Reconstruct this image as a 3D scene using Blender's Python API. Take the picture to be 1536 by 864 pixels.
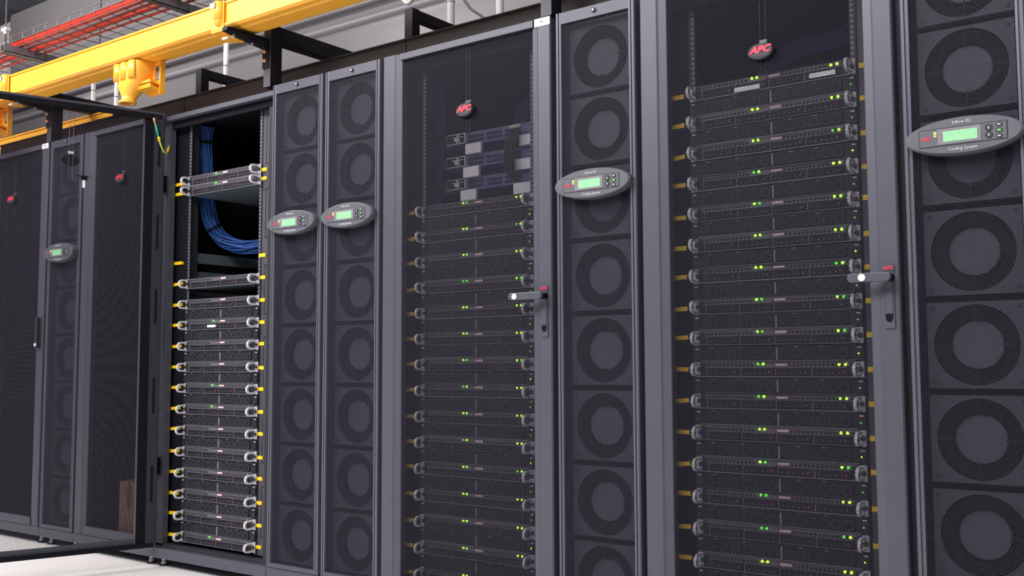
import bpy, bmesh, math, random
from mathutils import Vector, Matrix
random.seed(7)
for o in list(bpy.data.objects): bpy.data.objects.remove(o)
S = bpy.context.scene
COL = S.collection

# ---------------------------------------------------------------- camera
F_PX = 1530.0
yaw, pitch, roll = -0.6426, 0.0764, -0.0037
ca, sa, cb, sb, cc, sc = math.cos(yaw), math.sin(yaw), math.cos(pitch), math.sin(pitch), math.cos(roll), math.sin(roll)
fw = Vector((sa*cb, ca*cb, sb)); rt0 = Vector((ca, -sa, 0)); up0 = rt0.cross(fw)
rt = rt0*cc + up0*sc; up = -rt0*sc + up0*cc
cam_d = bpy.data.cameras.new('camera'); cam = bpy.data.objects.new('camera', cam_d); COL.objects.link(cam)
cam_d.sensor_width = 36; cam_d.lens = 36*F_PX/1536; cam_d.clip_start = .05
m = Matrix((rt, up, -fw)).transposed().to_4x4(); m.translation = Vector((3.13, -2.60, .84)); cam.matrix_world = m
S.camera = cam
# ---------------------------------------------------------------- light
S.view_settings.view_transform = 'Standard'; S.view_settings.look = 'None'
S.view_settings.exposure = 0.0; S.view_settings.gamma = 1.0; S.view_settings.use_curve_mapping = False
W = bpy.data.worlds.new('world'); S.world = W; W.use_nodes = True
W.node_tree.nodes['Background'].inputs[0].default_value = (.66, .74, 1.0, 1)
W.node_tree.nodes['Background'].inputs[1].default_value = 0.30
def area(name, loc, tgt, sx, sy, e, c=(1, 1, 1)):
    d = bpy.data.lights.new(name, 'AREA'); d.shape = 'RECTANGLE'; d.size = sx; d.size_y = sy; d.energy = e; d.color = c
    o = bpy.data.objects.new(name, d); COL.objects.link(o); o.location = loc
    o.rotation_euler = (Vector(tgt)-Vector(loc)).to_track_quat('-Z', 'Y').to_euler(); return o
area('ceiling_light_front', (0.5, -4.2, 4.4), (0.5, 0, 1.0), 7.0, 1.6, 430, (1.0, .97, .98))
area('ceiling_light_left', (-3.2, -2.6, 4.6), (-2.6, -1.4, 0), 3.0, 1.6, 290, (1.0, .96, .95))
area('ceiling_light_back', (-1.0, 1.4, 5.9), (-1.0, 3.2, 1.5), 7.0, 1.0, 120, (1.0, .97, .97))
area('far_fill_light', (-8.5, 1.2, 5.9), (-9.0, 4.0, 3.5), 4.0, 1.0, 250, (1.0, .93, .92))  # unseen fill light, added to brighten the far end of the back wall

# ---------------------------------------------------------------- materials
MT = {}
def mat(name, col, rough=.5, metal=0, noise=.06, scale=30, emit=None, es=0, spec=.5, bump=0, coat=0):
    if name in MT: return MT[name]
    m = bpy.data.materials.new(name); m.use_nodes = True; nt = m.node_tree; b = nt.nodes['Principled BSDF']
    b.inputs['Roughness'].default_value = rough; b.inputs['Metallic'].default_value = metal
    b.inputs['Specular IOR Level'].default_value = spec
    if coat: b.inputs['Coat Weight'].default_value = coat
    tc = nt.nodes.new('ShaderNodeTexCoord'); n = nt.nodes.new('ShaderNodeTexNoise'); n.inputs['Scale'].default_value = scale
    n.inputs['Detail'].default_value = 3
    nt.links.new(tc.outputs['Object'], n.inputs['Vector'])
    r = nt.nodes.new('ShaderNodeValToRGB'); nt.links.new(n.outputs['Fac'], r.inputs[0])
    r.color_ramp.elements[0].position = .3; r.color_ramp.elements[1].position = .7
    r.color_ramp.elements[0].color = tuple(max(0, c*(1-noise)) for c in col)+(1,)
    r.color_ramp.elements[1].color = tuple(min(1, c*(1+noise)) for c in col)+(1,)
    nt.links.new(r.outputs[0], b.inputs['Base Color'])
    if emit: b.inputs['Emission Color'].default_value = tuple(emit)+(1,); b.inputs['Emission Strength'].default_value = es
    if bump:
        bp = nt.nodes.new('ShaderNodeBump'); bp.inputs['Strength'].default_value = bump; bp.inputs['Distance'].default_value = .002
        nt.links.new(n.outputs['Fac'], bp.inputs['Height']); nt.links.new(bp.outputs[0], b.inputs['Normal'])
    MT[name] = m; return m
def mesh_mat(name, col, pitch, rad, rough=.65):
    """sheet steel punched with a hexagonal pattern of round holes (object X/Z coordinates)"""
    m = mat(name, col, rough, 0, .05, 30, None, 0, .12); nt = m.node_tree; b = nt.nodes['Principled BSDF']; out = nt.nodes['Material Output']
    N = nt.nodes.new; L = nt.links.new
    tc = N('ShaderNodeTexCoord'); sx = N('ShaderNodeSeparateXYZ'); L(tc.outputs['Object'], sx.inputs[0])
    cx, cz = pitch, pitch*math.sqrt(3)
    def ma(op, a, b_=None):
        n = N('ShaderNodeMath'); n.operation = op
        for i, v in enumerate((a, b_)):
            if v is None: continue
            if isinstance(v, (int, float)): n.inputs[i].default_value = v
            else: L(v, n.inputs[i])
        return n.outputs[0]
    ds = []
    for off in (0, .5):
        comp = []
        for s, c in ((sx.outputs[0], cx), (sx.outputs[2], cz)):
            v = ma('ADD', ma('DIVIDE', s, c), off+100); v = ma('SUBTRACT', ma('FRACT', v), .5); v = ma('MULTIPLY', v, c)
            comp.append(ma('MULTIPLY', v, v))
        ds.append(ma('SQRT', ma('ADD', comp[0], comp[1])))
    hole = ma('LESS_THAN', ma('MINIMUM', ds[0], ds[1]), rad)
    tr = N('ShaderNodeBsdfTransparent'); mx = N('ShaderNodeMixShader')
    L(hole, mx.inputs[0]); L(b.outputs[0], mx.inputs[1]); L(tr.outputs[0], mx.inputs[2]); L(mx.outputs[0], out.inputs[0])
    return m
FR = mat('cabinet_grey_paint', (.070, .072, .094), .42, .1, .04, 12)
FRL = mat('cabinet_edge_paint', (.095, .099, .127), .38, .1, .04, 12)
FRD = mat('cabinet_dark_and_shaded_paint', (.028, .027, .034), .5, 0, .06, 12, None, 0, .3)
BLK = mat('black_powder_coat', (.006, .006, .009), .75, 0, .1, 30, None, 0, .12)
BLKS = mat('black_steel_tube', (.008, .008, .011), .55, 0, .1, 30, None, 0, .22)
PAN = mat('inner_panel_grey', (.062, .058, .070), .55, .1, .05, 20)
BRN = mat('roof_trough_steel', (.036, .028, .026), .42, 0, .12, 6, None, 0, .3)
MESH = mesh_mat('perforated_door_steel', (.022, .020, .030), .0054, .00228)
MESHI = mesh_mat('perforated_front_steel', (.026, .025, .036), .0052, .00215)
FANP = mat('fan_plate_grey', (.082, .076, .104), .5, .1, .05, 25)
FANH = mat('fan_hub_grey', (.104, .102, .132), .5, .1, .05, 25)
FANG = mat('fan_grille_wire', (.022, .023, .034), .5, 0, .05, 30, None, 0, .2)
CAV = mat('fan_cavity_black', (.006, .007, .012), .8)
WHT = mat('white_label', (.85, .87, .88), .6, 0, .02)
SIL = mat('silver_latch', (.72, .71, .74), .4, .1, .08, 80)
SIL2 = mat('silver_ear', (.52, .52, .56), .45, .1, .08, 80)
KNB = mat('dark_knob', (.03, .03, .035), .4)
YEL = mat('yellow_sticker', (.90, .58, .01), .5, 0, .04)
CHA = mat('server_black_front', (.020, .020, .026), .5, 0, .08, 40, None, 0, .25)
CHB = mat('server_bezel_dark', (.014, .014, .020), .6, 0, .6, 90, None, 0, .2)
CHM = mat('server_steel_case', (.20, .24, .26), .4, .6, .08, 20)
VNT = mat('vent_hole_black', (.004, .004, .006), .8)
RIM = mat('server_rim_grey', (.23, .23, .25), .4, .2)
RED = mat('red_release_tab', (.28, .03, .035), .5)
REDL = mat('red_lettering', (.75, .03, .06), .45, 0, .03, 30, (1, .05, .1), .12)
LEDY = mat('green_status_led', (.4, .9, .05), .4, 0, .02, 30, (.45, 1.0, .03), 3.0)
LEDG = mat('small_green_led', (.1, .8, .05), .4, 0, .02, 30, (.10, .9, .05), 1.4)
LEDO = mat('orange_status_led', (1, .4, .05), .4, 0, .02, 30, (1, .35, .03), 1.6)
LCD = mat('green_lcd_screen', (.20, .40, .22), .4, 0, .12, 160, (.24, .70, .34), .46)
DSP = mat('display_bezel_grey', (.098, .099, .118), .45, 0, .04, 40)
DSK = mat('display_border_black', (.012, .012, .015), .5)
DSF = mat('lcd_surround_pinkish', (.21, .185, .21), .4, 0, .05)
LTR = mat('white_lettering', (.50, .50, .54), .5)
RWY = mat('yellow_fibre_raceway', (1.0, .475, .045), .38, 0, .03, 8)
RWD = mat('yellow_raceway_edge', (.92, .42, .025), .38, 0, .03, 8)
ORG = mat('red_cable_sheath', (.60, .035, .016), .42, 0, .08, 20)
WIR = mat('zinc_tray_wire', (.16, .16, .17), .4, .3)
STR = mat('zinc_strut', (.19, .20, .22), .45, .3)
BLU = mat('blue_network_cable', (.012, .065, .26), .5, 0, .15, 60)
SWB = mat('switch_blue_front', (.085, .095, .25), .5, .1, .1, 60)
PIP = mat('white_pipe', (.82, .79, .77), .5, 0, .03)
COP = mat('copper_bolt', (.95, .50, .22), .3, .8)
TEA = mat('green_earth_wire', (.02, .33, .22), .5)
YGR = mat('yellow_green_wire', (.45, .55, .08), .5)
CST = mat('caster_steel', (.75, .77, .78), .35, .3)
RUB = mat('black_rubber', (.012, .012, .012), .7)

# ---------------------------------------------------------------- mesh helpers
class MB:
    def __init__(s): s.bm = bmesh.new(); s.mats = []
    def mi(s, m):
        if m not in s.mats: s.mats.append(m)
        return s.mats.index(m)
    def box(s, x0, x1, y0, y1, z0, z1, m):
        i = s.mi(m); v = [s.bm.verts.new((x, y, z)) for x in (x0, x1) for y in (y0, y1) for z in (z0, z1)]
        for q in ((0, 1, 3, 2), (4, 6, 7, 5), (0, 4, 5, 1), (2, 3, 7, 6), (0, 2, 6, 4), (1, 5, 7, 3)):
            f = s.bm.faces.new([v[k] for k in q]); f.material_index = i
        return s
    def prism(s, pts, axis, a, b, m, smooth=False):
        """extrude a closed outline along an axis: pts in the two other axes (xy for z, xz for y, yz for x)"""
        i = s.mi(m); A = {'z': lambda p, t: (p[0], p[1], t), 'y': lambda p, t: (p[0], t, p[1]), 'x': lambda p, t: (t, p[0], p[1])}[axis]
        va = [s.bm.verts.new(A(p, a)) for p in pts]; vb = [s.bm.verts.new(A(p, b)) for p in pts]; n = len(pts)
        fs = [s.bm.faces.new(va), s.bm.faces.new(vb[::-1])]
        for k in range(n):
            f = s.bm.faces.new((va[k], vb[k], vb[(k+1) % n], va[(k+1) % n])); f.smooth = smooth; fs.append(f)
        for f in fs: f.material_index = i
        return s
    def ring(s, cx, cz, ro, ri, y0, y1, m, n=28, hx=1.0, a0=0, a1=2*math.pi):
        """annulus facing -Y"""
        i = s.mi(m); full = abs(a1-a0-2*math.pi) < 1e-6; K = n if full else n+1; R = []
        for k in range(K):
            t = a0+(a1-a0)*k/n; c, q = math.cos(t), math.sin(t)
            R.append([s.bm.verts.new((cx+c*r*hx, y, cz+q*r)) for r, y in ((ro, y0), (ri, y0), (ri, y1), (ro, y1))])
        for k in range(n):
            a, b = R[k], R[(k+1) % K]
            for j in range(4):
                f = s.bm.faces.new((a[j], b[j], b[(j+1) % 4], a[(j+1) % 4])); f.material_index = i; f.smooth = j in (1, 3)
        return s
    def cyl(s, p, q, r, m, n=14, r2=None):
        i = s.mi(m); p, q = Vector(p), Vector(q); d = (q-p).normalized(); u = d.orthogonal().normalized(); w = d.cross(u)
        r2 = r if r2 is None else r2
        A = [s.bm.verts.new(p+(u*math.cos(t)+w*math.sin(t))*r) for t in [2*math.pi*k/n for k in range(n)]]
        B = [s.bm.verts.new(q+(u*math.cos(t)+w*math.sin(t))*r2) for t in [2*math.pi*k/n for k in range(n)]]
        fs = [s.bm.faces.new(A[::-1]), s.bm.faces.new(B)]
        for k in range(n):
            f = s.bm.faces.new((A[k], A[(k+1) % n], B[(k+1) % n], B[k])); f.smooth = True; fs.append(f)
        for f in fs: f.material_index = i
        return s
    def tube(s, pts, r, m, n=8):
        i = s.mi(m); pts = [Vector(p) for p in pts]; prev = None; rings = []; u = None
        for k, p in enumerate(pts):
            d = (pts[min(k+1, len(pts)-1)]-pts[max(k-1, 0)]).normalized()
            u = d.orthogonal().normalized() if u is None else (u-d*u.dot(d)).normalized()
            w = d.cross(u)
            rings.append([s.bm.verts.new(p+(u*math.cos(2*math.pi*j/n)+w*math.sin(2*math.pi*j/n))*r) for j in range(n)])
        for a, b in zip(rings, rings[1:]):
            for j in range(n):
                f = s.bm.faces.new((a[j], a[(j+1) % n], b[(j+1) % n], b[j])); f.smooth = True; f.material_index = i
        for R_, fl in ((rings[0], 1), (rings[-1], 0)):
            f = s.bm.faces.new(R_[::-1] if fl else R_); f.material_index = i
        return s
    def ellipse_pts(s, cx, cz, rx, rz, n=40): return [(cx+rx*math.cos(2*math.pi*k/n), cz+rz*math.sin(2*math.pi*k/n)) for k in range(n)]
    def build(s, name, parent=None, loc=(0, 0, 0), rot=(0, 0, 0), bevel=0, label=None):
        bmesh.ops.recalc_face_normals(s.bm, faces=s.bm.faces)
        me = bpy.data.meshes.new(name); s.bm.to_mesh(me); s.bm.free()
        for m in s.mats: me.materials.append(m)
        o = bpy.data.objects.new(name, me); COL.objects.link(o); o.location = loc; o.rotation_euler = rot
        if parent: o.parent = parent
        if bevel:
            b = o.modifiers.new('bevel', 'BEVEL'); b.width = bevel; b.segments = 2; b.limit_method = 'ANGLE'
        if label: o['label'] = label
        return o
def tag(o, label, cat, group=None, kind=None):
    if label: o['label'] = label
    if cat: o['category'] = cat
    if group: o['group'] = group
    if kind: o['kind'] = kind
    return o
def empty(name, loc, label, cat, group=None):
    o = bpy.data.objects.new(name, None); COL.objects.link(o); o.location = loc; o.empty_display_size = .1
    return tag(o, label, cat, group)
def dup(root, loc, label=None, group=None, drop=()):
    r = root.copy(); COL.objects.link(r); r.location = loc
    if label: r['label'] = label
    if group: r['group'] = group
    for ch in list(root.children):
        if ch.name.split('.')[0] in drop: continue
        c = ch.copy(); COL.objects.link(c); c.parent = r
        for g in list(ch.children):
            d = g.copy(); COL.objects.link(d); d.parent = c
    return r
TXT = {}
def text(s, size, m, name, parent, loc, bold=0.0, shear=0.0, ext=.0006, sx=1.0, label=None, rot=(math.pi/2, 0, 0)):
    key = (s, size, bold, shear, m.name, sx)
    if key not in TXT:
        cu = bpy.data.curves.new('lettering_curve', 'FONT'); cu.body = s; cu.size = size; cu.align_x = 'CENTER'; cu.align_y = 'CENTER'
        cu.extrude = ext; cu.offset = bold; cu.shear = shear; cu.resolution_u = 2
        t = bpy.data.objects.new('lettering_source', cu); COL.objects.link(t)
        dg = bpy.context.evaluated_depsgraph_get(); me = bpy.data.meshes.new_from_object(t.evaluated_get(dg)); me.name = name
        bpy.data.objects.remove(t); bpy.data.curves.remove(cu)
        for v in me.vertices: v.co.x *= sx
        me.materials.clear(); me.materials.append(m); TXT[key] = me
    o = bpy.data.objects.new(name, TXT[key]); COL.objects.link(o); o.location = loc; o.rotation_euler = rot
    if parent: o.parent = parent
    if label: o['label'] = label
    return o

# ---------------------------------------------------------------- the room
def floor_mat():
    m = mat('pale_floor_tiles', (.86, .83, .81), .35, 0, .03, 3); nt = m.node_tree; b = nt.nodes['Principled BSDF']
    tc = nt.nodes.new('ShaderNodeTexCoord'); br = nt.nodes.new('ShaderNodeTexBrick'); br.offset = 0
    br.inputs['Scale'].default_value = 1.0; br.inputs['Brick Width'].default_value = .6; br.inputs['Row Height'].default_value = .6
    br.inputs['Mortar Size'].default_value = .0015; br.inputs['Color1'].default_value = (.84, .81, .79, 1)
    br.inputs['Color2'].default_value = (.80, .77, .76, 1); br.inputs['Mortar'].default_value = (.62, .60, .58, 1)
    nt.links.new(tc.outputs['Object'], br.inputs['Vector']); nt.links.new(br.outputs['Color'], b.inputs['Base Color']); return m
def struct(o): o['kind'] = 'structure'; return o
struct(MB().box(-17, 9, -8, 9, -.08, 0, floor_mat()).build('floor'))
CEIL = mat('dark_concrete_ceiling', (.20, .21, .20), .8, 0, .5, 1.6)
WAL = mat('grey_wall_panel', (.20, .19, .20), .42, .1, .06, 1.2)
WAL2 = mat('pale_side_wall', (.40, .37, .37), .6, 0, .05, 2)
struct(MB().box(-17, 9, -8, 9, 6.40, 6.50, CEIL).build('ceiling'))
# ribbed wall behind the row: profile in Y/Z swept along X
prof = [(4.45, 0.0)]
ribs = [1.2, 2.4, 3.42, 4.04, 4.75]
z = 0.0
for k in range(0, 550):
    z = k*.01; y = 4.0
    for rz in ribs:
        d = abs(z-rz)
        if d < .09: y -= .012*(.5+.5*math.cos(math.pi*d/.09))
    y += .03*math.cos(z*4.2)
    prof.append((y, z))
prof.append((4.45, 5.49))
struct(MB().prism(prof, 'x', -10.06, 9, WAL, True).build('wall_back'))
STREAK = mat('wall_light_streak', (.28, .27, .29), .45, 0, .04, 2)  # soft light streaks on the wall, put in as pale raised bands
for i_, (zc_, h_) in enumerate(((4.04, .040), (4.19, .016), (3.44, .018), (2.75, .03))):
    struct(MB().prism([(3.945, zc_-h_*.5), (3.935, zc_), (3.945, zc_+h_*.5), (4.06, zc_+h_), (4.06, zc_-h_)], 'x', -10.05, 9, STREAK, True).build('light_streak_%d' % (i_+1)))
struct(MB().box(-17, -10.07, 4.6, 4.7, 0, 5.83, WAL2).build('wall_far'))
struct(MB().box(-17.1, -17, -8, 9, 0, 6.40, WAL2).build('wall_left'))
struct(MB().box(9, 9.1, -8, 9, 0, 6.40, WAL2).build('wall_right'))

# ---------------------------------------------------------------- cabinets
ZT, ZB = 1.946, .083
def stile(b, w, a, c, flip, W_, z0, z1, m):
    """door stile: flat outer band, a bevel falling towards the mesh"""
    pts = [(a, .034), (a, .004), (a+.004, 0), (c-.030, 0), (c-.024, .004), (c-.002, .010), (c, .013), (c, .034)]
    if flip: pts = [(W_-p[0], p[1]) for p in pts]
    b.prism(pts, 'z', z0, z1, m)
BDG = mat('badge_dark_grey', (.028, .031, .038), .5, 0, .06, 30, None, 0, .3)
def badge(parent, x, z, y=-.004, back=False):
    b = MB(); b.prism(b.ellipse_pts(0, 0, .036, .0225, 32), 'y', -.006, .004, BDG)
    b.prism(b.ellipse_pts(0, 0, .034, .0205, 32), 'y', -.008, -.006, BDG)
    b.box(-.024, .024, -.0084, -.0078, -.0098, -.0086, DSP)
    o = b.build('badge', parent, (x, y, z), label='small oval grey badge with red letters')
    text('APC', .0262, REDL, 'badge_lettering', parent, (x-.001, y-.0086, z+.0035), .0014, .3, sx=1.15, label='red lettering')
    return o
def make_door(parent, W_, handle=None, lever=(.602, .616), tagw=True, wires=True, badge_on=True, hinge=(.010, 0), rot=0, handed=1):
    """door frame with origin at its hinge edge; children mesh, badge, handle ..."""
    w = W_-.022; b = MB()
    stile(b, w, 0, .085, False, w, ZB, ZT, FR); stile(b, w, 0, .077, True, w, ZB, ZT, FR)
    b.box(.08, w-.07, .002, .034, ZT-.022, ZT, FR); b.box(.08, w-.07, .002, .015, ZB, ZB+.038, FR)
    # inner flange seen when the door stands open, its shade painted in darker
    for x0, x1, x2 in ((.006, .045, .083), (w-.006, w-.045, w-.076)):
        b.box(min(x0, x1), max(x0, x1), .034, .046, ZB+.02, ZT-.02, FRD); b.box(min(x2, x1), max(x2, x1), .034, .036, ZB+.006, ZT-.012, BLK)
    b.box(.012, w-.012, .034, .046, ZT-.034, ZT-.012, BLK)
    b.box(.012, w-.012, .034, .046, ZB+.002, ZB+.022, BLK)
    for x0 in (.020, w-.032):
        for zc in (1.78, 1.42, 1.10, .72, .35): b.box(x0, x0+.010, .0455, .0468, zc-.075, zc+.075, BLK)
    d = b.build('door', parent, (hinge[0], hinge[1], 0), (0, 0, rot))
    MB().box(.083, w-.075, .0135, .0150, ZB+.036, ZT-.018, MESH).build('door_mesh', d)
    if badge_on: badge(d, w/2+.012, 1.698, .006)
    if wires:
        for dx in (-.008, .008):
            MB().cyl((w/2+.012+dx, .020, ZT-.02), (w/2+.012+dx, .020, 1.612), .0011, FRL, 6).build('badge_wire', d)
        MB().box(w/2+.002, w/2+.024, .018, .023, 1.725, 1.735, SIL2).build('wire_clip', d)
    if tagw: 
        MB().box(w-.060, w-.001, -.0015, 0, ZT-.026, ZT-.001, WHT).build('name_tag', d, label='small white tag')
        text('R1', .011, BLK, 'tag_lettering', d, (w-.030, -.002, ZT-.013))
    hx = w-.027
    p = MB(); p.prism([(hx-.013, .93), (hx+.013, .93), (hx+.013, 1.09), (hx-.013, 1.09)], 'y', -.004, 0, FR)
    p.box(hx-.010, hx+.010, -.0046, -.004, .965, 1.075, FRD); p.box(hx-.0085, hx+.0085, -.0052, -.0045, .967, 1.072, FR)
    p.prism([(hx+.009*math.cos(t*math.pi/10), .957+.011*math.sin(t*math.pi/10)) for t in range(-10, 1)]+[(hx+.009, .966), (hx-.009, .966)], 'y', -.0056, -.0045, BLK)
    p.build('handle_plate', d)
    text('APC', .0125, REDL, 'handle_lettering', d, (hx, -.0045, 1.081), .0003, .3, sx=1.1, label='red lettering')
    if handle == 'out':
        h = MB(); n = 10; z0, z1 = 1.047, 1.067; zc, r = 1.057, .0115
        xl, xr = lever[0], hx+.006
        pts = [(xr+r*math.sin(t*math.pi/n), zc+r*math.cos(t*math.pi/n)) for t in range(n+1)] + [(xl-r*math.sin(t*math.pi/n), zc-r*math.cos(t*math.pi/n)) for t in range(n+1)]
        h.prism(pts, 'y', -.045, -.031, FR); h.cyl((xr, -.031, zc), (xr, -.004, zc), .010, BLK)
        h.build('handle', d, bevel=.002)
        MB().cyl((lever[1], -.047, zc), (lever[1], -.044, zc), .0090, WHT, 20).build('lock_button', d, label='round white lock button')
    else:
        h = MB(); h.box(hx-.010, hx+.010, -.022, -.004, .935, 1.085, FRD); h.build('handle', d, bevel=.003)
        MB().cyl((hx, -.025, .952), (hx, -.021, .952), .008, WHT, 16).build('lock_button', d, label='round white lock button')
    return d
def make_cabinet(X, W_, label, group, stickers_l=(), stickers_r=(), sl=(.047, .105), sr=(.600, .645), **dk):
    c = empty('server_cabinet', (X, 0, 0), label, 'server cabinet', group)
    dk.setdefault('handle', None)
    D = 1.07
    for x0, x1 in ((.001, .012), (W_-.012, W_-.001)): MB().box(x0, x1, .055, D, .060, 1.935, BLK).build('side_panel', c)
    MB().box(.012, W_-.012, .055, D, 1.922, 1.935, BLK).build('roof_panel', c)
    MB().box(.012, W_-.012, D-.012, D, .09, 1.922, BLK).build('back_panel', c)
    MB().box(.012, W_-.012, .06, D-.012, .085, .094, BLK).build('floor_panel', c)
    b = MB()   # front frame
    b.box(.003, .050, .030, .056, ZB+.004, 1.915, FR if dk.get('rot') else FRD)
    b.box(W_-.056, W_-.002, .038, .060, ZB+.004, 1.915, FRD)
    b.box(.002, W_-.002, .036, .055, 1.880, 1.935, BLK); b.box(.002, W_-.002, .010 if dk.get('rot') else .0345, .036, 1.913, 1.932, FRL)
    b.build('front_frame', c)
    pl = MB(); pl.box(.001, W_-.001, .006, .05, .038, .080, FR); pl.box(.02, W_-.02, .05, D, .05, .08, BLK)
    pl.box(.001, W_-.001, .030, .062, .080, .094, FRD); pl.build('plinth', c)
    for x in (.045, W_-.045):
        for y in (.045, D-.07):
            f = MB(); f.cyl((x, y, .014), (x, y, .052), .008, CST); f.cyl((x, y, .006), (x, y, .022), .013, CST, 12, .009); f.cyl((x, y, 0), (x, y, .008), .019, RUB)
            f.build('levelling_foot', c)
        for y in (.15, D-.15):
            f = MB(); f.cyl((x-.010, y, .024), (x+.010, y, .024), .024, RUB, 18); f.box(x-.014, x+.014, y-.018, y+.018, .04, .052, CST); f.cyl((x-.013, y, .024), (x+.013, y, .024), .008, CST)
            f.build('caster', c)
    # 19 inch rails with square holes
    cx = W_/2+dk.pop('shift', 0)
    if W_ > .7:
        for s_ in (-1, 1):
            for yy, nm in ((.0690, 1), (.80, 0)):
                b = MB(); xa = cx+s_*.2265; xb = cx+s_*.2450
                b.box(min(xa, xb), max(xa, xb), yy, yy+.003, .10, 1.915, FRD); b.box(xb-.0015, xb+.0015, yy, yy+.05, .10, 1.915, FRD)
                if nm:
                    for k in range(123):
                        zz = .108+k*.01482; xm = cx+s_*.2335
                        b.box(xm-.0042, xm+.0042, yy-.0006, yy, zz-.0042, zz+.0042, SQH)
                b.build('mounting_rail', c)
        b = MB(); b.box(.012, cx-.248, .074, .078, .10, 1.915, BLK); b.build('cable_side_panel', c)
        b = MB(); b.box(cx+.2475, W_-.012, .070, .074, .10, 1.905, PAN)
        for zc in (1.76, 1.46, 1.15, .86, .56, .27):
            x0, x1, h = cx+.266, W_-.03, .10
            b.box(x0, x1, .0692, .0701, zc-h, zc-h+.003, BLK); b.box(x0, x1, .0692, .0701, zc+h-.003, zc+h, BLK)
            b.box(x0, x0+.0025, .0692, .0701, zc-h, zc+h, BLK); b.box(x1-.0025, x1, .0692, .0701, zc-h, zc+h, BLK)
        b.build('cable_side_panel', c)
        for i, (zz) in enumerate(stickers_l):
            random.seed(i*3+int(X*10)); t = random.uniform(-.05, .22)
            MB().box(-(sl[1]-sl[0])/2, (sl[1]-sl[0])/2, -.0006, .0100 if dk.get('rot') else .0006, -.0062, .0062, YEL).build('yellow_sticker', c, (sum(sl)/2, .064 if not dk.get('rot') else .0645, zz+random.uniform(-.004, .004)), (0, -t*.4, 0))
        for i, (zz) in enumerate(stickers_r):
            random.seed(i*5+int(X*10)); t = random.uniform(-.1, .1)
            MB().box(-(sr[1]-sr[0])/2, (sr[1]-sr[0])/2, -.0006, .0006, -.0068, .0068, YEL).build('yellow_sticker', c, (sum(sr)/2, .0685, zz+random.uniform(-.004, .004)), (0, -t*.4, 0))
    make_door(c, W_, **dk)
    return c
SQH = mat('rail_square_hole', (.17, .18, .21), .5, .2)

G1 = 'closed equipment cabinets in the row'
P = .0889
zA4 = [1.628-P*k for k in range(17)]
zA3 = [1.379-P*k for k in range(15)]
zA2 = [1.641, 1.5985, 1.196]+[1.107-P*k for k in range(12)]
R0 = make_cabinet(-2.40, .75, 'closed grey cabinet at the far left end, seen through the open mesh door', G1)
R1 = make_cabinet(-1.35, .60, 'closed narrower grey cabinet directly left of the open cabinet', G1)
R2 = make_cabinet(-.75, .75, 'open grey cabinet with its mesh door swung out and blue cable bundle inside', 'open equipment cabinets in the row',
                  zA2[:2]+[1.289]+zA2[2:], zA2[:2]+[1.289]+zA2[2:], (.018, .098), (.606, .646), rot=math.radians(-108), hinge=(.012, .012), tagw=False)
R3 = make_cabinet(.60, .75, 'closed grey cabinet with blue-fronted switches on top and servers below, lever handle out', G1, zA3, (), (.042, .104), handle='out', shift=.007)
R4 = make_cabinet(1.65, .75, 'large closed grey cabinet nearest the camera, servers from top to bottom, lever handle out', G1, zA4, zA4, (.062, .120), (.630, .668), handle='out', tagw=False, shift=.007, lever=(.622, .648))
# open-cabinet extras
MB().box(.116, .122, .10, .80, 1.293, 1.338, CHM).build('slide_rail', R2)
MB().box(.116, .122, .10, .80, 1.222, 1.256, CHM).build('slide_rail', R2)
MB().box(.116, .122, .10, .80, 1.140, 1.168, CHM).build('slide_rail', R2)
for zc in (1.64, .42):
    h = MB(); h.box(.004, .026, .016, .038, zc-.035, zc+.035, BLK); h.cyl((.014, .010, zc-.045), (.014, .010, zc+.045), .007, BLK); h.box(-.006, .004, .004, .016, zc-.012, zc+.014, SIL2)
    h.build('door_hinge', R2)
text('NetShelter', .024, LTR, 'frame_lettering', R2, (.032, .0372, 1.36), rot=(math.pi/2, -math.pi/2, 0), label='pale vertical lettering')
w = MB(); w.tube([(-.704, -.054, 1.910), (-.702, -.047, 1.885), (-.6995, -.039, 1.855), (-.697, -.031, 1.822)], .0034, YGR)
w.tube([(-.702, -.047, 1.885), (-.6995, -.039, 1.855), (-.697, -.031, 1.825)], .0048, TEA)
w.tube([(-.697, -.031, 1.822), (-.6945, -.022, 1.795), (-.692, -.010, 1.772), (-.694, .003, 1.766), (-.702, .014, 1.778), (-.705, .025, 1.806)], .0034, YGR)
w.cyl((-.6975, -.033, 1.834), (-.6965, -.028, 1.812), .0056, YEL, 8); w.cyl((-.700, .012, 1.776), (-.705, .025, 1.800), .0054, YEL, 8); w.cyl((-.7045, -.055, 1.914), (-.7025, -.049, 1.892), .0052, COP, 8)
tag(w.build('earth_wire', None), 'short green and yellow earth wire looping from open door to cabinet frame', 'wire')

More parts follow.
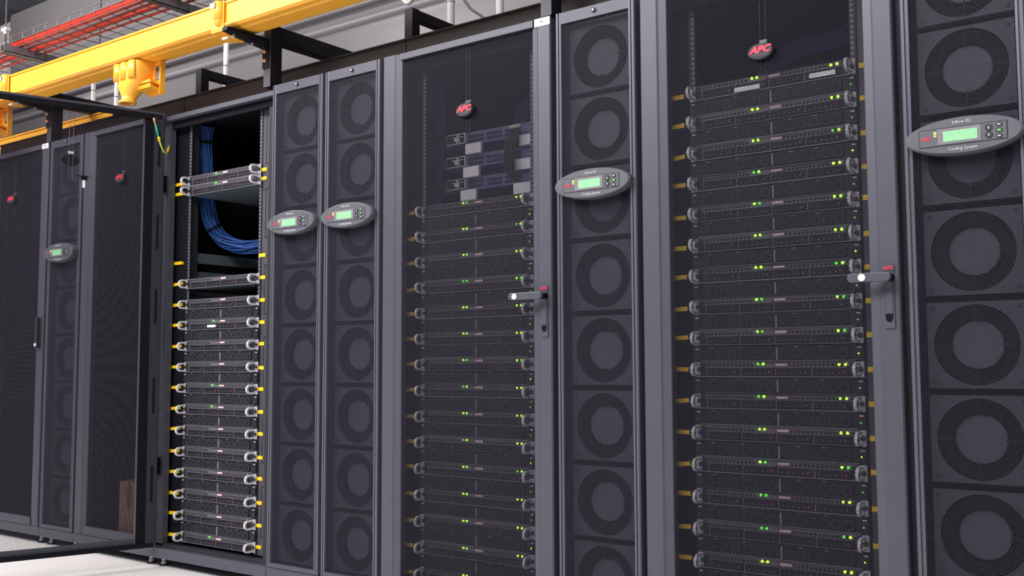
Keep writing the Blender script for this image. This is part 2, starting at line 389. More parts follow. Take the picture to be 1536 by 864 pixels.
# ---------------------------------------------------------------- cooling units
def fan_proto():
    b = MB(); n = 40; hw, hh, r = .112, .1045, .0975
    # square plate with a round hole
    i = b.mi(FANP); bm = b.bm; outer = []; inner = []
    for k in range(n):
        t = 2*math.pi*k/n; c, s = math.cos(t), math.sin(t); sc_ = min(hw/abs(c) if abs(c) > 1e-6 else 9, hh/abs(s) if abs(s) > 1e-6 else 9)
        ox, oz = c*sc_, s*sc_
        if k % 10 == 5: ox, oz = hw*(1 if c > 0 else -1), hh*(1 if s > 0 else -1)
        outer.append(bm.verts.new((ox, 0, oz))); inner.append(bm.verts.new((c*r, 0, s*r)))
    back = [bm.verts.new((v.co.x, .018, v.co.z)) for v in inner]
    ob = [bm.verts.new((v.co.x, .030, v.co.z)) for v in outer]
    for k in range(n):
        j = (k+1) % n
        for q in ((outer[k], outer[j], inner[j], inner[k]), (inner[k], inner[j], back[j], back[k]), (ob[k], ob[j], outer[j], outer[k])):
            f = bm.faces.new(q); f.material_index = i
    for sx_ in (-1, 1):
        for sz in (-1, 1): b.cyl((sx_*.098, -.002, sz*.090), (sx_*.098, .001, sz*.090), .0055, KNB, 10)
    return b
def make_cooler(X, label, group):
    c = empty('cooling_unit', (X, 0, 0), label, 'cooling unit', group); w0, w1 = .008, .292
    MB().box(.004, .296, .10, 1.07, .060, 1.935, BLK).build('housing', c)
    pl = MB(); pl.box(.002, .298, .006, .05, .038, .080, FR); pl.box(.02, .28, .05, 1.06, .05, .08, BLK); pl.build('plinth', c)
    for x in (.045, .255):
        f = MB(); f.cyl((x, .045, .014), (x, .045, .052), .008, CST); f.cyl((x, .045, .006), (x, .045, .022), .013, CST, 12, .009); f.cyl((x, .045, 0), (x, .045, .008), .019, RUB); f.build('levelling_foot', c)
        f = MB(); f.cyl((x-.010, .15, .024), (x+.010, .15, .024), .024, RUB, 18); f.box(x-.014, x+.014, .132, .168, .04, .052, CST); f.build('caster', c)
    b = MB()
    for fl in (False, True):
        pts = [(w0, .10), (w0, .003), (w0+.003, 0), (w0+.009, 0), (w0+.0105, .005), (w0+.0125, .005), (w0+.014, 0), (w0+.020, .001), (w0+.022, .012), (w0+.022, .10)]
        if fl: pts = [(.300-p[0], p[1]) for p in pts]
        b.prism(pts, 'z', ZB, ZT, FRL)
    b.box(.028, .272, .001, .03, ZT-.036, ZT, FR); b.box(.028, .272, .001, .03, ZB, ZB+.016, FR)
    d = b.build('front_frame', c)
    MB().box(.027, .273, .0075, .0090, ZB+.014, ZT-.034, MESHI).build('front_mesh', c)
    k = MB(); k.cyl((.15, -.004, ZT-.016), (.15, .002, ZT-.016), .0075, FRD, 18); k.cyl((.15, -.0055, ZT-.016), (.15, -.0035, ZT-.016), .0035, SIL2, 10); k.build('lock', c)
    for q in range(8):
        zc = 1.793-.2265*q
        f = fan_proto().build('fan', c, (.152, .034, zc))
        MB().ring(0, 0, .0985, .001, .050, .054, CAV, 28).build('fan_cavity', f)
        h = MB(); h.cyl((0, .016, 0), (0, .048, 0), .0595, FANH, 32); h.build('fan_hub', f, bevel=.003)
        g = MB()
        for rr in (.066, .072, .078, .084, .091): g.ring(0, 0, rr+.0009, rr-.0009, .004, .0065, FANG, 32)
        for t in range(4):
            a = math.pi/2*t; ux, uz = math.cos(a), math.sin(a)
            g.prism([(ux*.056-uz*.0018, uz*.056+ux*.0018), (ux*.0975-uz*.0018, uz*.0975+ux*.0018), (ux*.0975+uz*.0018, uz*.0975-ux*.0018), (ux*.056+uz*.0018, uz*.056-ux*.0018)], 'y', .004, .008, FANG)
        g.build('fan_grille', f)
    # oval display
    p = MB(); e = p.ellipse_pts
    p.prism(e(0, 0, .1335, .0455, 56), 'y', -.012, .014, DSP); p.prism(e(0, 0, .1300, .0425, 56), 'y', -.016, -.012, DSP)
    for a_, b_, y_, mm in ((.1, .0225, -.0168, DSK), (.0978, .0204, -.0174, DSP)):
        p.box(-a_, a_, y_, -.015, -b_, b_, mm)
    pan = p.build('display_panel', c, (.152, -.012, 1.388), bevel=.0012)
    q = MB(); q.box(-.056, .042, -.0186, -.0170, -.0185, .0195, DSF); q.build('screen_surround', pan)
    MB().box(-.043, .034, -.0196, -.0185, -.0130, .0125, LCD).build('lcd_screen', pan, label='lit green screen')
    text('APC', .0110, REDL, 'display_lettering', pan, (-.0835, -.0182, -.001), .0004, .3, sx=1.05, label='red lettering')
    text('InRow RC', .0105, LTR, 'display_lettering', pan, (0, -.0166, .0325), .0001, label='white lettering')
    text('Cooling System', .0105, LTR, 'display_lettering', pan, (0, -.0166, -.0315), .0001, label='white lettering')
    for zz, mm in ((.0115, LEDY), (.0045, LEDO)): MB().box(-.0645, -.0590, -.0186, -.0170, zz-.0018, zz+.0018, mm).build('status_light', pan)
    for zz in (.0085, -.0085):
        b = MB(); b.prism(e(.059, zz, .0085, .0082, 20), 'y', -.0192, -.0172, DSK); b.prism([(.0575, zz-.003), (.0605, zz-.003), (.0605, zz+.003), (.0575, zz+.003)], 'y', -.0198, -.0190, LTR); b.build('button', pan)
    for zz, mm in ((.0135, LTR), (0, LEDG), (-.0135, LTR)):
        b = MB(); b.prism(e(.0815, zz, .0075, .0052, 20), 'y', -.0188, -.0172, DSK); b.box(.078, .085, -.0195, -.0186, zz-.0016, zz+.0016, mm); b.build('button', pan)
    return c
G2 = 'narrow cooling units with round fans'
C0 = make_cooler(0, 'narrow grey fan cooling unit between two closed cabinets, behind the open door', G2)
C0.location = (-1.65, 0, 0)
bpy.context.view_layer.update()
for X, lb in ((0.0, 'narrow grey fan cooling unit directly right of the open cabinet'),
              (0.3, 'narrow fan cooling unit directly left of the cabinet with blue switches'),
              (1.35, 'narrow fan cooling unit standing alone between the two closed cabinets of blinking servers'),
              (2.4, 'fan cooling unit at the right edge of the photo, its round fans largest')):
    dup(C0, (X, 0, 0), lb)

# ---------------------------------------------------------------- servers
YF = .0655
def front_text_marks(b, items, y, m):
    for x, zz, w_ in items: b.box(x-w_/2, x+w_/2, y-.0006, y, zz-.0010, zz+.0010, m)
CHV = mat('vent_strip_grey', (.13, .13, .145), .5, .1)
def make_server():
    r = empty('rack_server', (0, 0, 0), 'x', 'server'); h = .0208
    b = MB(); b.box(-.221, .221, .004, .62, -h, h, CHM); b.box(-.2225, .2225, -.006, .004, -h, h, CHA)
    b.box(-.2225, .2225, -.0078, -.006, -h, -h+.0022, RIM); b.box(-.2225, .2225, -.0075, -.006, h-.0012, h, RIM)
    b.box(-.212, .212, -.0064, -.0058, .0070, .0172, CHV)
    for k in range(36):
        x = -.208+k*.01189
        if -.062 < x < .024: continue
        b.box(x-.0038, x+.0038, -.0070, -.0058, .0085, .0155, VNT)
        b.box(x-.0048, x+.0048, -.0068, -.0060, .0165, .0172, RIM)
    front_text_marks(b, [(-.19, -.014, .012), (-.06, .0182, .010), (.10, -.012, .016), (.198, .0182, .012)], -.0078, RIM)
    b.build('chassis', r)
    for k in range(4):
        x0 = -.200+k*.1015; d = MB()
        d.box(x0, x0+.098, -.0095, -.006, -.0175, .0062, CHB); d.box(x0, x0+.0014, -.0108, -.0095, -.0175, .0062, RIM); d.box(x0+.001, x0+.097, -.0100, -.0094, .0050, .0062, RIM)
        d.box(x0+.004, x0+.075, -.0103, -.0095, -.0035, -.0022, CHA)
        for j in range(9): d.box(x0+.010+j*.0075, x0+.0145+j*.0075, -.0101, -.0094, -.0105, -.0088, VNT if j % 2 else RIM)
        d.box(x0+.082, x0+.088, -.0120, -.0095, -.0100, -.0040, RED)
        d.build('drive_bay', r)
    p = MB(); p.box(-.002, .040, -.0082, -.006, .0090, .0170, RED); p.box(.004, .036, -.0088, -.008, .0100, .0162, NPL); p.build('name_plate', r)
    for s in (-1, 1):
        l = MB(); xo = s*.2413; xi = s*.2235; xc = s*.2290
        l.box(min(xo, xi), max(xo, xi), -.0035, 0, -.0200, .0205, SIL2)
        # D-shaped pull loop standing out from the ear
        n = 12; R_, q_ = .0185, .0120
        out = [(-.030-.0190*math.sin(math.pi*t/n), R_*math.cos(math.pi*t/n)) for t in range(n+1)]
        inn = [(-.030-.0115*math.sin(math.pi*(n-t)/n), q_*math.cos(math.pi*(n-t)/n)) for t in range(n+1)]
        l.prism([(-.003, R_)]+out+[(-.003, -R_), (-.003, -q_)]+inn+[(-.003, q_)], 'x', xc-.0040, xc+.0040, SIL)
        lo = l.build('latch', r, label='silver latch')
        k = MB(); k.cyl((xc+.0045, -.012, 0), (xc+.0045, -.003, 0), .0066, KNB, 12); k.build('latch_knob', lo)
    return r
NPL = mat('pale_name_plate', (.60, .57, .60), .5, 0, .25, 300)
BRG = mat('bezel_arc_grey', (.050, .050, .060), .5, 0, .2, 200)
def make_node():
    r = empty('slim_server', (0, 0, 0), 'x', 'server'); h = .0208
    b = MB(); b.box(-.221, .221, .004, .62, -h, h, BLK); b.box(-.2225, .2225, -.004, .004, -h, h, CHA); b.box(-.2225, .2225, -.0056, -.004, -h, -h+.0016, RIM)
    front_text_marks(b, [(-.185, .017, .012), (-.10, .017, .010), (.06, .017, .012), (.13, .017, .010)], -.0048, RIM); b.build('chassis', r)
    for x0, x1 in ((-.216, .004), (.014, .206)):
        g = MB(); g.box(x0, x1, -.0075, -.004, -.0165, .0145, CHB)
        n = 6; st = (x1-x0)/n
        for k in range(n): g.ring(x0+st*(k+.5), -.001, .0132, .0112, -.0088, -.0075, BRG, 14)
        g.build('grille', r)
    MB().box(.006, .011, -.0105, -.004, -.017, .016, RIM).build('centre_tab', r)
    for s in (-1, 1):
        l = MB(); l.box(min(s*.2413, s*.2225), max(s*.2413, s*.2225), -.004, 0, -.0195, .0200, CHA)
        l.box(min(s*.237, s*.226), max(s*.237, s*.226), -.0048, -.004, .012, .0155, NPL)
        l.cyl((s*.232, -.007, -.006), (s*.232, -.004, -.006), .0052, KNB, 10); l.build('ear', r)
    return r
SA = make_server(); SB = make_node()
def led(parent, x, zz, m, y=-.0085, r=.0030):
    MB_l = LEDM.setdefault((m.name, r), None)
    if MB_l is None:
        b = MB(); b.cyl((0, -.0015, 0), (0, .0015, 0), r, m, 10); o = b.build('status_light', parent, (x, y, zz)); LEDM[(m.name, r)] = o.data; return o
    o = bpy.data.objects.new('status_light', MB_l); COL.objects.link(o); o.parent = parent; o.location = (x, y, zz); return o
LEDM = {}
ORD = ['topmost', 'second', 'third', 'fourth', 'fifth', 'sixth', 'seventh', 'eighth', 'ninth', 'tenth', 'eleventh', 'twelfth', 'thirteenth', 'fourteenth', 'fifteenth', 'sixteenth', 'seventeenth']
def where(k, n): return ORD[0] if k == 0 else ('lowest' if k == n-1 else ORD[k]+' down')
used = {'a': False, 'b': False}
def place(proto, key, loc, label, group):
    if not used[key]:
        used[key] = True; proto.location = loc; proto['label'] = label; proto['group'] = group; return proto
    return dup(proto, loc, label, group)
jobs = []
for k, zz in enumerate(zA4): jobs.append(('a', 2.032, zz, f'black server with silver latches and green lights, {where(k, 17)} in the cabinet nearest the camera', 'latched servers in the nearest cabinet', 4, k))
for k, zz in enumerate(zA3): jobs.append(('a', .982, zz, f'black server with silver latches and green lights, {where(k, 15)} in the cabinet with blue switches', 'latched servers in the switch cabinet', 3, k))
for k, zz in enumerate(zA2): jobs.append(('a', -.375, zz, f'black server with silver latches, {where(k, len(zA2))} in the open cabinet', 'latched servers in the open cabinet', 2, k))
for k, zz in enumerate(zA4[:16]): jobs.append(('b', 2.032, zz-P/2, f'dark slim server without latches, {where(k, 16)} in the cabinet nearest the camera', 'slim servers in the nearest cabinet', 4, k))
for k, zz in enumerate(zA3[:14]): jobs.append(('b', .982, zz-P/2, f'dark slim server without latches, {where(k, 14)} in the cabinet with blue switches', 'slim servers in the switch cabinet', 3, k))
for k, zz in enumerate(zA2[3:14]): jobs.append(('b', -.375, zz-P/2, f'dark slim server without latches, {where(k, 11)} in the open cabinet', 'slim servers in the open cabinet', 2, k))
# copies first (from clean prototypes), lights after
made = []
for t, cx, zz, lb, g, rack, k in jobs:
    made.append((place(SA if t == 'a' else SB, t, (cx, YF, zz), lb, g), t, rack, k))
rnd = random.Random(3)
for o, t, rack, k in made:
    if t == 'a' and rack in (3, 4):
        for x in (-.047, -.032): led(o, x, .0155, LEDY if rnd.random() < .8 else LEDG, -.0082, .0036 if rack == 4 else .0030)
        for x in (.178, .195): led(o, x, .0130, LEDY if rnd.random() < .85 else LEDG, -.0082, .0036 if rack == 4 else .0030)
    elif t == 'a' and k in (0, 1, 4, 7, 8, 14): led(o, -.040, .0155, LEDG, -.0082, .0036)
    elif t == 'b' and rack in (3, 4): led(o, .2295, -.003, LEDG if (k*7+rack) % 3 else LEDY, -.0065, .0020)
    if rack == 4 and t == 'a' and k == 0:
        for x0, x1, zc in ((-.098, -.022, -.011), (.120, .191, -.009)):
            MB().box(x0, x1, -.0135, -.0122, zc-.0065, zc+.0065, WHT).build('paper_label', o, label='white printed label')
    if rack == 2 and t == 'a' and k == 4:
        MB().box(-.075, -.020, -.0135, -.0122, -.012, -.002, WHT).build('paper_label', o, label='white printed label')

PAPT = mat('brown_packing_tape', (.24, .13, .07), .4)
CRD = mat('brown_cardboard', (.50, .27, .16), .8, 0, .08, 15)
b = MB(); b.box(-.075, .075, -.09, .09, 0, .235, CRD); b.box(-.015, .015, -.0915, .0915, .12, .2358, PAPT); b.box(-.0755, .0755, -.0905, .0905, .231, .2355, CRD)
tag(b.build('cardboard_box', None, (-1.005, .155, .0945)), 'brown cardboard box standing behind the mesh at the bottom of the narrower cabinet', 'box')
# switches in the R3 cabinet
def make_switch(first=True):
    r = empty('network_switch', (0, 0, 0), 'x', 'network switch')
    b = MB(); b.box(-.205, .205, 0, .40, -.0215, .0215, SWB); b.box(-.205, .205, -.002, 0, .0185, .0215, RIM)
    b.build('housing', r)
    for g0 in (-.10, -.02, .06):
        p = MB()
        for i in range(6):
            for j in (-.009, .006): p.box(g0+i*.0115, g0+i*.0115+.008, -.0025, -.0005, j-.005, j+.005, VNT)
        p.build('port_block', r)
    c = MB(); c.box(-.185, -.115, -.020, 0, -.016, .016, BLK)
    for i in range(7): c.cyl((-.135+rnd.uniform(-.02, .016), -.024, rnd.uniform(-.013, .013)), (-.135+rnd.uniform(-.02, .016), -.016, rnd.uniform(-.013, .013)), .0035, SIL2, 6)
    for z0 in (-.0175, .0160): c.box(-.185, -.100, -.021, -.012, z0, z0+.0015, SIL2)
    c.box(-.104, -.100, -.021, -.002, -.0175, .0175, SIL2); c.box(-.140, -.137, -.021, -.018, -.014, .014, SIL2); c.box(-.160, -.110, -.022, -.020, .004, .0065, SIL2)
    c.build('connector_block', r)
    for s in (-1, 1): e = MB(); e.box(min(s*.2413, s*.205), max(s*.2413, s*.205), 0, .003, -.02, .02, CHA); e.build('ear', r)
    return r
sw = make_switch()
SWZ = (1.640, 1.558, 1.478)
for i, zz in enumerate(SWZ):
    lb = ('top', 'middle', 'bottom')[i]+' one of three blue-fronted network switches behind the mesh, above the servers'
    if i == 0: sw.location = (.985, .15, zz); sw['label'] = lb; sw['group'] = 'blue-fronted switches'; s0 = sw
    else: dup(s0, (.985, .15, zz), lb)
PAP = mat('white_paper_card', (.72, .70, .76), .7, 0, .03, 20, None, 0)
for i, (x, zz, lb) in enumerate(((.915, 1.600, 'white paper card between top and middle switch, left side'), (.905, 1.518, 'white paper card between middle and bottom switch, left side'),
                  (.893, 1.437, 'white paper card under the bottom switch, left side'), (1.150, 1.600, 'white paper card under the top switch, right side'),
                  (1.128, 1.518, 'white paper card below the middle switch, right side'), (1.125, 1.437, 'white paper card under the bottom switch, right side'))):
    c = MB(); c.box(-.035, .035, .0, .012, -.0185, .0185, PAP); c.box(-.035, .035, -.001, .0, -.0185, -.0165, SIL2)
    tag(c.build('paper_card', None, (x, .135, zz), (0, 0, 0)), lb, 'paper card', 'paper cards between the switches')
w = MB()
for k in range(7):
    dx = k*.006
    w.tube([(1.095+dx, .12, 1.645), (1.080+dx, .112, 1.60), (1.070+dx, .105+k*.002, 1.54), (1.078+dx, .11, 1.49), (1.100+dx, .118, 1.47)], .0032, BLK if k % 2 else KNB, 6)
    w.cyl((1.093+dx, .112, 1.642), (1.097+dx, .122, 1.650), .005, SIL2, 6)
tag(w.build('patch_cables', None), 'black patch cables hanging in front of the blue switches', 'cables')

# cable bundles
def bundle(path, rad, n, name, label, group=None, ties=(), m=BLU, tie_m=BLK, tr=.0042):
    pts = [Vector(p) for p in path]
    # smooth (catmull-rom)
    sm = []
    for i in range(len(pts)-1):
        p0, p1, p2, p3 = pts[max(i-1, 0)], pts[i], pts[i+1], pts[min(i+2, len(pts)-1)]
        for k in range(6):
            t = k/6; sm.append(.5*((2*p1)+(-p0+p2)*t+(2*p0-5*p1+4*p2-p3)*t*t+(-p0+3*p1-3*p2+p3)*t**3))
    sm.append(pts[-1]); b = MB(); rr = random.Random(5)
    for j in range(n):
        a = j*2.39996; q = rad*math.sqrt((j+.5)/n); ph = rr.uniform(0, 6); line = []
        for i, p in enumerate(sm):
            d = (sm[min(i+1, len(sm)-1)]-sm[max(i-1, 0)]).normalized(); u = d.cross(Vector((.3, 1, .2))).normalized(); v = d.cross(u)
            aa = a+.25*math.sin(i*.25+ph); line.append(p+u*math.cos(aa)*q+v*math.sin(aa)*q)
        b.tube(line, tr, m, 6)
    o = b.build(name); tag(o, label, 'cable bundle', group)
    for t in ties:
        i = int(t*(len(sm)-1)); d = (sm[min(i+1, len(sm)-1)]-sm[max(i-1, 0)]).normalized()
        MB().cyl(sm[i]-d*.005, sm[i]+d*.005, rad+.006, tie_m, 20).build('cable_tie', o, label='black tie')
    return o
bundle([(-.630, .16, 1.91), (-.645, .165, 1.85), (-.652, .175, 1.76), (-.650, .18, 1.65), (-.648, .19, 1.55), (-.640, .21, 1.47), (-.61, .25, 1.405), (-.54, .28, 1.375), (-.44, .31, 1.372), (-.30, .34, 1.40), (-.22, .36, 1.46)],
       .032, 34, 'cable_bundle', 'thick bundle of blue network cables curving down inside the open cabinet', ties=(.12, .52))
bundle([(.690, .20, 1.90), (.692, .20, 1.75), (.688, .20, 1.60), (.685, .20, 1.45), (.682, .20, 1.38)], .024, 20, 'cable_bundle', 'straight bundle of blue cables hanging at the left inside the switch cabinet', ties=(.4, .7))
bundle([(.90, .42, 1.68), (.92, .40, 1.76), (1.00, .38, 1.82), (1.10, .38, 1.83), (1.20, .38, 1.80), (1.24, .40, 1.72)], .022, 16, 'cable_bundle', 'arching loop of blue cables above the blue switches', ties=())
bundle([(1.85, .42, 1.72), (1.93, .40, 1.79), (2.03, .38, 1.81), (2.14, .38, 1.82), (2.24, .38, 1.86), (2.28, .40, 1.90)], .026, 18, 'cable_bundle', 'faint loop of blue cables above the servers of the nearest cabinet', ties=())

# small clip on the open door mesh
k = MB(); k.box(-.012, .012, -.006, .0, -.008, .010, BLK); k.box(-.028, .022, -.003, -.001, .006, .009, BLK); k.box(-.006, .004, -.004, -.002, -.040, -.006, WHT)
d_ang = math.radians(-108); dl = Vector((math.cos(d_ang), math.sin(d_ang), 0)); dn = Vector((-math.sin(d_ang), math.cos(d_ang), 0))
pos = Vector((-.738, .012, 1.628))+dl*.322+dn*.0165
tag(k.build('key_tag', None, pos, (0, 0, math.radians(72))), 'small black clip with a white tag hanging on the open mesh door', 'key tag')

# ---------------------------------------------------------------- on top of the cabinets
GT = 'steel troughs along the cabinet tops'
for x0, x1, lb in ((-2.40, -.752, 'brown-grey steel trough along the cabinet tops, left piece behind the open door'),
                   (-.748, .598, 'brown-grey steel trough along the cabinet tops, middle piece above open cabinet'),
                   (.602, 2.70, 'brown-grey steel trough along the cabinet tops, right piece above the switch cabinet')):
    b = MB(); b.box(x0, x1, .130, .134, 1.936, 2.050, BRN); b.box(x0, x1, .134, .60, 1.936, 1.940, BRN); b.box(x0, x1, .60, .604, 1.936, 2.050, BRN)
    b.box(x0, x1, .124, .138, 2.046, 2.052, BRN)
    tag(b.build('cable_trough', None), lb, 'cable trough', GT)
MB().cyl((.118, .128, 2.05), (.118, .128, 2.078), .0025, BLK, 6)
GB = 'black steel frames above the cabinet tops'
def frame(X, lb):
    b = MB(); s = .042; y0, y1 = .150, .596
    c = empty('ladder_stand', (X, 0, 1.9405), lb, 'steel stand', GB)
    MB().box(0, s, y0, y0+s, 0, .235, BLKS).build('upright', c, bevel=.003); MB().box(0, s, y1-s, y1, 0, .235, BLKS).build('upright', c, bevel=.003)
    MB().box(.004, s-.004, y0+s, y1-s, .195, .235, BLKS).build('top_bar', c, bevel=.003); MB().box(.004, s-.004, y0+s, y1-s, .10, .125, BLKS).build('lower_bar', c, bevel=.003)
frame(.572, 'black steel frame on the cabinet tops left of the switch cabinet top, near the middle')
frame(-.700, 'black steel frame on the trough above the open cabinet, left of the copper-bolted post')
GP = 'tall posts with raceway arms'
def post(X, lb, arm=True):
    c = empty('support_post', (X, 0, 1.936), lb, 'support post', GP)
    p = MB(); p.box(0, .040, -.002, .0, .012, .262, PAN); p.box(.037, .041, -.001, .055, .012, .262, BLKS); p.box(0, .003, -.001, .055, .012, .262, BLKS); p.box(.0, .041, .0, .055, .012, .016, BLKS)
    p.build('upright', c)
    q = MB(); q.box(-.004, .034, -.007, -.002, .085, .190, BLKS); q.build('bolt_plate', c, bevel=.001)
    for zz in (.115, .152):
        n = MB(); n.cyl((.016, -.016, zz), (.016, -.006, zz), .0075, COP, 6); n.cyl((.016, -.020, zz), (.016, -.015, zz), .0045, COP, 10); n.build('bolt', c, label='copper-coloured bolt')
    MB().box(-.005, .042, .055, 1.00, .195, .262, BLKS).build('rear_beam', c, bevel=.004)
    a = MB(); a.prism([(-.003, .197), (-.205, .197), (-.210, .186), (-.003, .160)], 'x', .004, .034, BLKS); a.box(.0, .038, -.205, -.003, .197, .201, BLKS); a.build('arm', c)
    for yy in (-.165, -.075): n = MB(); n.cyl((.019, yy, .166), (.019, yy, .192), .004, SIL2, 8); n.build('arm_bolt', c)
post(-1.680, 'black post at far left, seen through the open mesh door, carrying the yellow raceway')
post(-.046, 'black post with two copper-coloured bolts above the seam right of the open cabinet')
post(1.304, 'dark post above the white tag of the switch cabinet, cut by the top edge')

# yellow raceway: box trough with rolled rims
def raceway(x0, x1, y0, y1, zb, zt, name, label, group=None):
    t = .004; b = MB()
    prof = [(y0, zt), (y0, zb+.022), (y0-.006, zb+.018), (y0-.006, zb+.008), (y0+.004, zb), (y0+.030, zb-.001), (y0+.034, zb-.005), (y1-.034, zb-.005), (y1-.030, zb-.001), (y1-.004, zb), (y1+.006, zb+.008), (y1+.006, zb+.018), (y1, zb+.022), (y1, zt), (y1-t, zt), (y1-t, zb+.012), (y0+t, zb+.012), (y0+t, zt)]
    b.prism(prof, 'x', x0, x1, RWY); b.box(x0, x1, y0-.005, y0+.002, zt-.004, zt+.004, RWD); b.box(x0, x1, y1-.002, y1+.005, zt-.004, zt+.004, RWD)
    return tag(b.build(name), label, 'cable raceway', group)
GR = 'yellow plastic raceway channel'
YR0, YR1, ZR0, ZR1 = -.172, -.050, 2.150, 2.250
raceway(-1.716, -.072, YR0, YR1, ZR0, ZR1, 'raceway', 'long yellow plastic raceway from far left to the copper-bolted post', GR)
raceway(-.068, 1.45, YR0, YR1, ZR0, ZR1, 'raceway', 'yellow plastic raceway continuing right of the copper-bolted post to the top edge', GR)
raceway(-3.1, -1.720, YR0, YR1, ZR0, ZR1, 'raceway', 'yellow plastic raceway at the left edge behind the open door', GR)
raceway(-3.1, -1.47, .22, .40, 2.060, 2.125, 'raceway', 'lower yellow channel-shaped strip above the trough, seen through the open mesh door', GR)  # yellow channel-shaped strip, lower and further back than the others
def coupler(X, lb, tagside=1):
    c = empty('raceway_coupler', (X, 0, ZR0), lb, 'raceway coupler', 'yellow raceway couplers')
    b = MB(); b.box(-.075, .0, YR0-.010, YR0-.0065, -.004, .106, RWY); b.box(-.075, 0, YR0-.010, YR1+.010, -.012, -.006, RWY); b.box(-.075, 0, YR1+.0065, YR1+.010, -.006, .106, RWY); b.build('sleeve', c)
    k = MB(); n = 12; R_ = .022; kx = -.030
    k.prism([(kx+R_*math.cos(math.pi*t/n), YR0-.010-R_*.8*math.sin(math.pi*t/n)) for t in range(n+1)], 'z', .030, .105, RWY, True)
    # rounded lower end
    for s in range(5):
        r0 = R_*math.cos(s*math.pi/10); r1 = R_*math.cos((s+1)*math.pi/10) if s < 4 else .003
        zz0, zz1 = .030-R_*math.sin(s*math.pi/10), .030-R_*math.sin((s+1)*math.pi/10)
        i = k.mi(RWY); A = [k.bm.verts.new((kx+r0*math.cos(math.pi*t/n), YR0-.010-r0*.8*math.sin(math.pi*t/n), zz0)) for t in range(n+1)]
        B = [k.bm.verts.new((kx+r1*math.cos(math.pi*t/n), YR0-.010-r1*.8*math.sin(math.pi*t/n), zz1)) for t in range(n+1)]
        for t in range(n): f = k.bm.faces.new((A[t], A[t+1], B[t+1], B[t])); f.smooth = True; f.material_index = i
    k.build('clamp_boss', c)
    k = MB(); k.prism([(.034*math.cos(t)-.036, -.118+.035*math.sin(t)) for t in [math.pi*2*q/18 for q in range(18)]], 'z', -.030, -.006, RWY, True)
    k.prism([(-.07, -.10), (-.005, -.095), (-.003, -.06), (-.06, -.06)], 'z', -.018, -.006, RWD); k.build('lower_lug', c, bevel=.003)
    MB().box(-.040, -.008, -.158, -.150, -.036, -.028, WHT).build('cable_tie', c, label='white plastic tie')
    t = MB(); t.box(-.058, -.028, YR0-.0320, YR0-.0300, .078, .098, STK); t.box(-.058, -.028, YR0-.031, YR0-.009, .0965, .098, STK); t.build('sticker', c, label='small grey sticker')
STK = mat('grey_sticker', (.40, .40, .42), .5, .2)
coupler(-.068, 'yellow raceway coupler with rounded boss beside the copper-bolted post')
coupler(-1.716, 'yellow raceway coupler with grey sticker at the far left edge')
# downspout
def downspout(X, s, lb):
    c = empty('raceway_downspout', (X, 0, ZR0), lb, 'raceway outlet', 'yellow raceway outlets')
    b = MB()
    def loft(rings, m):
        i = b.mi(m); V = [[b.bm.verts.new(p) for p in r] for r in rings]
        for A, B in zip(V, V[1:]):
            for k in range(len(A)): f = b.bm.faces.new((A[k], A[(k+1) % len(A)], B[(k+1) % len(A)], B[k])); f.material_index = i; f.smooth = True
    def rr(cx, cy, z, rx, ry, p, n=20):
        o = []
        for k in range(n):
            t = 2*math.pi*k/n; c_, s_ = math.cos(t), math.sin(t)
            o.append((cx+rx*abs(c_)**p*(1 if c_ > 0 else -1), cy+ry*abs(s_)**p*(1 if s_ > 0 else -1), z))
        return o
    loft([rr(-.020, -.110, -.008, .088, .056, .45), rr(-.022, -.112, -.050, .086, .056, .5), rr(-.026, -.118, -.095, .074, .050, .6), rr(-.032, -.125, -.125, .052, .042, .8), rr(-.036, -.130, -.150, .034, .033, 1)], RWY)
    loft([rr(-.036, -.130, -.150, .034, .033, 1), rr(-.038, -.134, -.168, .031, .030, 1), rr(-.039, -.137, -.172, .039, .037, 1), rr(-.040, -.139, -.180, .039, .037, 1), rr(-.040, -.139, -.180, .028, .026, 1), rr(-.038, -.132, -.164, .025, .023, 1)], RWY)
    b.build('funnel', c)
    for x0 in (-.082, -.030, .028):
        g = MB(); n = 8; R_ = .023
        g.prism([(x0+R_*math.cos(math.pi*t/n), -.163-R_*.5*math.sin(math.pi*t/n)) for t in range(n+1)], 'z', -.082, -.008, RWD if x0 < 0 else RWY, True); g.build('rib', c)
    g = MB(); y0, y1 = -.082, -.074
    for a0, a1, b0, b1 in ((.030, .122, -.022, -.006), (.030, .122, -.150, -.088), (.030, .072, -.088, -.022), (.104, .122, -.088, -.022)): g.box(a0, a1, y0, y1, b0, b1, RWY)
    g.box(.118, .124, -.090, -.066, -.152, -.006, RWD); g.prism([(-.13, -.128), (-.080, -.140), (-.080, -.130), (-.13, -.112)], 'x', .020, .112, RWD); g.prism([(-.13, -.105), (-.08, -.112), (-.08, -.102), (-.13, -.094)], 'x', .020, .112, RWY)
    g.build('slotted_side_plate', c)
    c.scale = (s, s, s)
downspout(-.735, 1.0, 'yellow funnel-shaped raceway outlet hanging under the raceway above the closed cabinet')
downspout(-2.02, 1.0, 'yellow raceway outlet at far left, seen through the open mesh door')

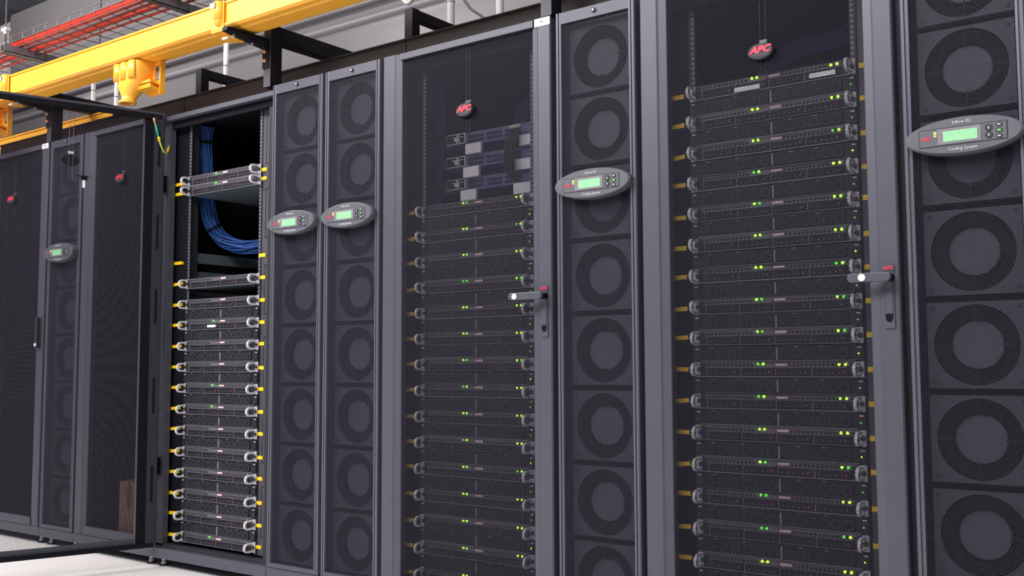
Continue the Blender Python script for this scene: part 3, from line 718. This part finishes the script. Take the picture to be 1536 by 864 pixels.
# wire basket tray with red cables
c = empty('cable_tray', (0, 0, 2.60), 'zinc wire mesh cable tray carrying red cables, above the yellow raceway', 'cable tray')
b = MB(); x0, x1 = -4.4, .6; YT0, YT1 = .165, .605
for k in (0, 1.45, 2.5, 3.5, 5, 6.5, 8, 9.5, 11): b.cyl((x0, YT0+k*.04, 0), (x1, YT0+k*.04, 0), .0024, WIR, 5)
for zz in (.035, .068):
    for yy in (YT0, YT1): b.cyl((x0, yy, zz), (x1, yy, zz), .0028, WIR, 5)
k = x0
while k < x1:
    b.tube([(k, YT0, .075), (k, YT0, 0), (k, YT1, 0), (k, YT1, .075)], .0024, WIR, 5); k += .118
b.build('wire_basket', c)
GC = 'red cables in the wire tray'
def redcable(pts, r, lb): 
    b = MB(); b.tube(pts, r, ORG, 12); tag(b.build('red_cable', None), lb, 'cable', GC)
def wav(y, z_, a, ph): return [(x0+.02+i*.25, y+a*math.sin(i*1.3+ph), z_) for i in range(20)]
redcable(wav(.193, 2.600+.003+.024, .0015, 0), .0235, 'thick red cable along the near side of the wire tray')
redcable(wav(.244, 2.600+.003+.009, .004, 1), .0085, 'thin red cable beside the thick one in the wire tray')
redcable(wav(.285, 2.600+.003+.015, .003, 2), .0145, 'middle red cable in the wire tray')
redcable(wav(.330, 2.600+.003+.007, .003, 4), .0065, 'red cable furthest inside the wire tray')
for i, (xs, lb) in enumerate(((-2.36, 'grey steel strut under the wire tray at the far left, hung from a rod'), (-1.05, 'grey steel strut under the wire tray near the middle of the raceway'))):
    c = empty('tray_strut', (xs, 0, 2.555), lb, 'strut', 'struts under the wire tray')
    s = MB(); s.box(0, .041, .09, .70, 0, .004, STR); s.box(0, .004, .09, .70, 0, .041, STR); s.box(.037, .041, .09, .70, 0, .041, STR); s.build('channel', c)
    for yy in (.105, .66):
        r_ = MB(); r_.cyl((.02, yy, .0), (.02, yy, 3.845), .005, WIR, 8); r_.cyl((.02, yy, .041), (.02, yy, .052), .010, WIR, 6); r_.box(-.008, .048, yy-.012, yy+.012, .118, .135, CST); r_.cyl((.02, yy, .100), (.02, yy, .118), .012, CST, 8); r_.build('hanger_rod', c)

# white pipes and cords behind
GW = 'white vertical pipes behind the cabinets'
for i, (px, lb) in enumerate(((-1.34, 'white vertical pipe behind the black frame, left of the copper-bolted post'), (-2.38, 'white vertical pipe under the yellow raceway, left of the funnel outlet'),
        (.25, 'white vertical pipe at the top edge right of the middle black frame'), (.525, 'white vertical pipe at top edge, right of the hanging cords'), (-2.361, 'faint white vertical pipe at left, just right of the open door top'))):
    top = 3.3 if i in (2, 3) else 2.60
    b = MB(); r_ = .017 if i in (2, 3) else .013
    py = .64 if i == 4 else .80
    b.cyl((px, py, 1.936), (px, py, top), r_, PIP, 14); b.cyl((px, py, 1.936), (px, py, 1.95), r_+.008, PIP, 14); b.cyl((px, py, 2.46), (px, py, 2.464), r_+.0012, WIR, 14)
    tag(b.build('white_pipe', None), lb, 'pipe', GW)
CRM = mat('cream_cable', (.62, .58, .52), .5); DKC = mat('dark_cord', (.05, .05, .07), .5)
b = MB(); b.tube([(-.10+.045*math.cos(t*.4)*.9, .9+.0, 2.64+.075*math.sin(t*.4)) for t in range(0, 17)], .012, CRM, 8); b.cyl((-.10, .9, 2.70), (-.10, .9, 3.3), .004, CRM, 6)
tag(b.build('cream_cable_loop', None), 'cream cable loop hanging at the top edge left of a white pipe', 'cable')
b = MB(); b.tube([(-.02, 1.0, 2.75), (.05, 1.0, 2.66), (.14, 1.0, 2.58), (.20, 1.0, 2.50), (.28, 1.0, 2.44), (.38, 1.0, 2.36), (.48, 1.0, 2.20), (.52, 1.0, 1.94)], .007, DKC, 6)
tag(b.build('dark_cord', None), 'dark cord sagging between the two white pipes at the top', 'cord')
b = MB(); b.tube([(1.10+.09*math.cos(t*.35), .30, 2.02+.075*math.sin(t*.35)) for t in range(0, 10)], .006, BLU, 6)
tag(b.build('blue_cable_loop', None), 'small blue cable arch above the trough left of the dark post', 'cable')
